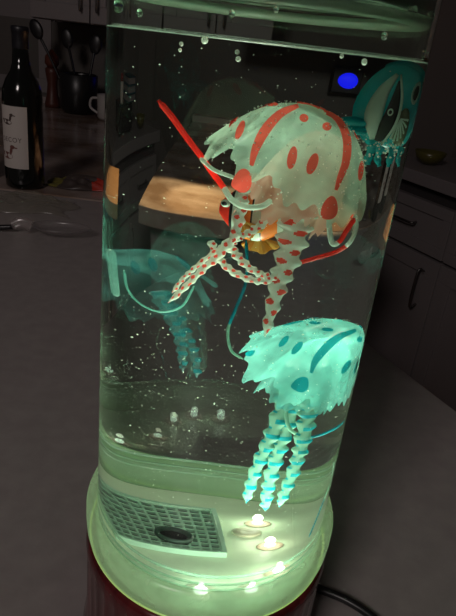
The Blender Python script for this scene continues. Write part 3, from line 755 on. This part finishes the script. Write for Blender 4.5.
for k, (x, y, sc_) in enumerate([(-.0045, -.004, 1.0), (-.0015, -.006, .9), (.0030, -.006, .8), (.0065, -.004, .9), (.0020, .004, .8)]):
    b = MB(); b.sweep([(x, y, -.0125), (x-.0008, y-.001, -.0160), (x-.0006+.0012*(k % 2), y-.0015, -.0195*1.0)], lambda t, a, s=sc_: .0019*s*(1-.5*t)*(1+.2*math.sin(12*t)), 10, .6)
    b.build('ventral_fin', m_fteal, FI)
b = MB(); vs = []
for i in range(13):
    a = -.9+1.8*i/12
    for r in (.001, .0085+.0015*math.cos(3*a)): vs.append((.0125+.45*r*math.cos(a), .0+.2*r, .0030+r*math.sin(a)*.9))
b.add(vs, [(2*i, 2*i+2, 2*i+3, 2*i+1) for i in range(12)]); o = b.build('tail_fin', m_fteal, FI, fix=False); s = o.modifiers.new('s', 'SOLIDIFY'); s.thickness = .0009

# ------------------------------------------------------------------ clownfish behind the red jellyfish
m_or = silicone('orange fish skin', (.95, .26, .05), .97, .4, .05)
m_yel = silicone('yellow fin', (.62, .36, .08), .92, .5, .05)
m_redf = silicone('red orange fish', (.9, .05, .03), .97, .4, .05)
cp = at(256, 213, .006); cf = tuple(cp)
CF = rootat('toy_fish', cf, math.radians(-12)); tag(CF, 'orange clownfish toy with white bands and yellow fins behind the red striped jellyfish', 'toy fish', 'toy fish in the lamp')
b = MB(); n = 40; rg = 44; vs = []; L_ = .0235
for j in range(rg+1):
    t = j/rg; s_ = math.sin(PI*min(.995, t*.93+.03))**.75
    for i in range(n):
        a = 2*PI*i/n; vs.append((-L_/2+L_*t, .0052*s_*math.cos(a), .0118*s_*math.sin(a)))
b.add(vs, [(j*n+i, j*n+(i+1) % n, (j+1)*n+(i+1) % n, (j+1)*n+i) for j in range(rg) for i in range(n)])
def band(t):
    for c, w in ((.24, .075), (.56, .085), (.88, .05)):
        if abs(t-c) < w*.62: return 1
        if abs(t-c) < w: return 2
    return 0 if t > .15 else 3
b.m = [band((j+.5)/rg) for j in range(rg) for i in range(n)]
b.build('body', [m_or, m_fwhite, m_fdark, m_redf], CF)
def fan(name, c, r, a0, a1, mt, par, y=0, th=.0009, nrm='y'):
    mb = MB(); vs = [(c[0], y, c[1])]; n = 16
    for i in range(n+1):
        a = a0+(a1-a0)*i/n; q = r*(1+.07*math.sin(5*PI*i/n)); vs.append((c[0]+q*math.cos(a), y+.0012*math.sin(6*i/n*PI), c[1]+q*math.sin(a)))
    mb.add(vs, [(0, i+1, i+2) for i in range(n)]); o = mb.build(name, mt, par, fix=False, smooth=False); s = o.modifiers.new('s', 'SOLIDIFY'); s.thickness = th; s.offset = 0
fan('tail_fin', (.0100, 0), .0090, -1.0, 1.0, m_yel, CF)
fan('dorsal_fin', (.0010, .0080), .0085, .35, 2.5, m_or, CF)
fan('anal_fin', (.0020, -.0090), .0075, -2.4, -.3, m_yel, CF)
fan('pectoral_fin', (-.0030, -.0025), .0075, -2.0, -.2, m_yel, CF, -.0062)
b = MB(); b.ellipsoid((-.0095, -.0030, .0026), (.0016, .0010, .0016), 0, 12); b.build('eye', m_fwhite, CF)
b = MB(); b.ellipsoid((-.0097, -.0039, .0026), (.0009, .0006, .0009), 0, 12); b.build('pupil', m_fdark, CF)

# ------------------------------------------------------------------ bubbles
m_speck = silicone('tiny bubbles', (.95, 1, .92), .95, .5, .2)
def octa(mb, c, r):
    mb.add([(c[0]+r, c[1], c[2]), (c[0]-r, c[1], c[2]), (c[0], c[1]+r, c[2]), (c[0], c[1]-r, c[2]), (c[0], c[1], c[2]+r), (c[0], c[1], c[2]-r)],
           [(0, 2, 4), (2, 1, 4), (1, 3, 4), (3, 0, 4), (2, 0, 5), (1, 2, 5), (3, 1, 5), (0, 3, 5)])
b = MB()
for k in range(900):
    a = rng.uniform(0, 2*PI); r = .0572*math.sqrt(rng.uniform(0, 1)); z = rng.uniform(.085, .313) if k % 3 else rng.uniform(.10, .22)
    octa(b, (r*math.cos(a), r*math.sin(a), z), rng.choice([.00010, .00014, .00020], p=[.6, .32, .08])*1.6)
tag(b.build('suspended_bubbles', m_speck, smooth=False), 'countless tiny bright bubbles drifting in the lamp water', 'bubbles', kind='stuff')
b = MB()
for bl, cnt in ((bell, 520), (bt, 160)):
    for k in range(cnt):
        u = rng.uniform(0, 2*PI); v = 1.03*math.sqrt(rng.uniform(.04, 1)); octa(b, bl.pt(u, v, .0005), rng.choice([.00020, .00030, .00044], p=[.6, .3, .1]))
for k in range(90):
    octa(b, (fx[0]+rng.uniform(-.010, .008), fx[1]-rng.uniform(.004, .010), fx[2]-rng.uniform(.010, .016)), rng.uniform(.0002, .0006))
tag(b.build('clinging_bubbles', m_speck, smooth=False), 'dusting of tiny bubbles clinging to the jellyfish and fish skins', 'bubbles', kind='stuff')
m_bub = glass('air bubble', .75)
m_drop = glass('water drop', 1.33)
drops = [(204, 40, .0011, 'round drop on the tube wall just above the waterline, left of the centre'), (237, 52, .0007, 'upper of two tiny bubbles hanging below the waterline near the middle'),
         (238, 59, .0008, 'lower of two tiny bubbles hanging below the waterline near the middle'), (365, 62, .0010, 'bubble under the waterline between the blue light and the teal fish'),
         (342, 56, .0007, 'small bubble under the waterline above the blue light'), (181, 44, .0007, 'small bubble at the waterline above the red ribbon tip'),
         (180, 50, .0006, 'tiny bubble just below the waterline above the red ribbon tip'), (118, 6, .0016, 'large drop in the top left corner of the tube'),
         (140, 13, .0010, 'drop high on the tube wall beside the large corner drop'), (413, 12, .0016, 'long drop high on the tube wall at the right end of the gasket'),
         (430, 17, .0014, 'drop closest to the right edge of the tube at the top'), (384, 36, .0010, 'drop on the tube wall above the teal fish'),
         (424, 54, .0010, 'drop at the right edge of the tube level with the fish fin'), (353, 5, .0009, 'tiny drop under the lid, right of the middle'),
         (276, 10, .0008, 'tiny drop under the lid near the middle'), (232, 14, .0009, 'tiny drop on the pale gasket left of the middle')]
for px, py, r, lab in drops:
    p = hit(C0, ray(px, py), RI)
    if p is None: p = hit(C0, ray(px-4, py), RI)
    b = MB(); k = (RI-.0003-r)/math.hypot(p[0], p[1]) if p[2] < WZ else (RI-.0001-r*.5)/math.hypot(p[0], p[1])
    b.ellipsoid((0, 0, 0), (r, r, r*(1.3 if p[2] > WZ else 1)), 0, 16)
    o = b.build('bubble' if p[2] < WZ else 'water_drop', m_speck if p[2] < WZ else m_drop); o.location = (p[0]*k, p[1]*k, p[2]); tag(o, lab, 'bubble' if p[2] < WZ else 'water drop')
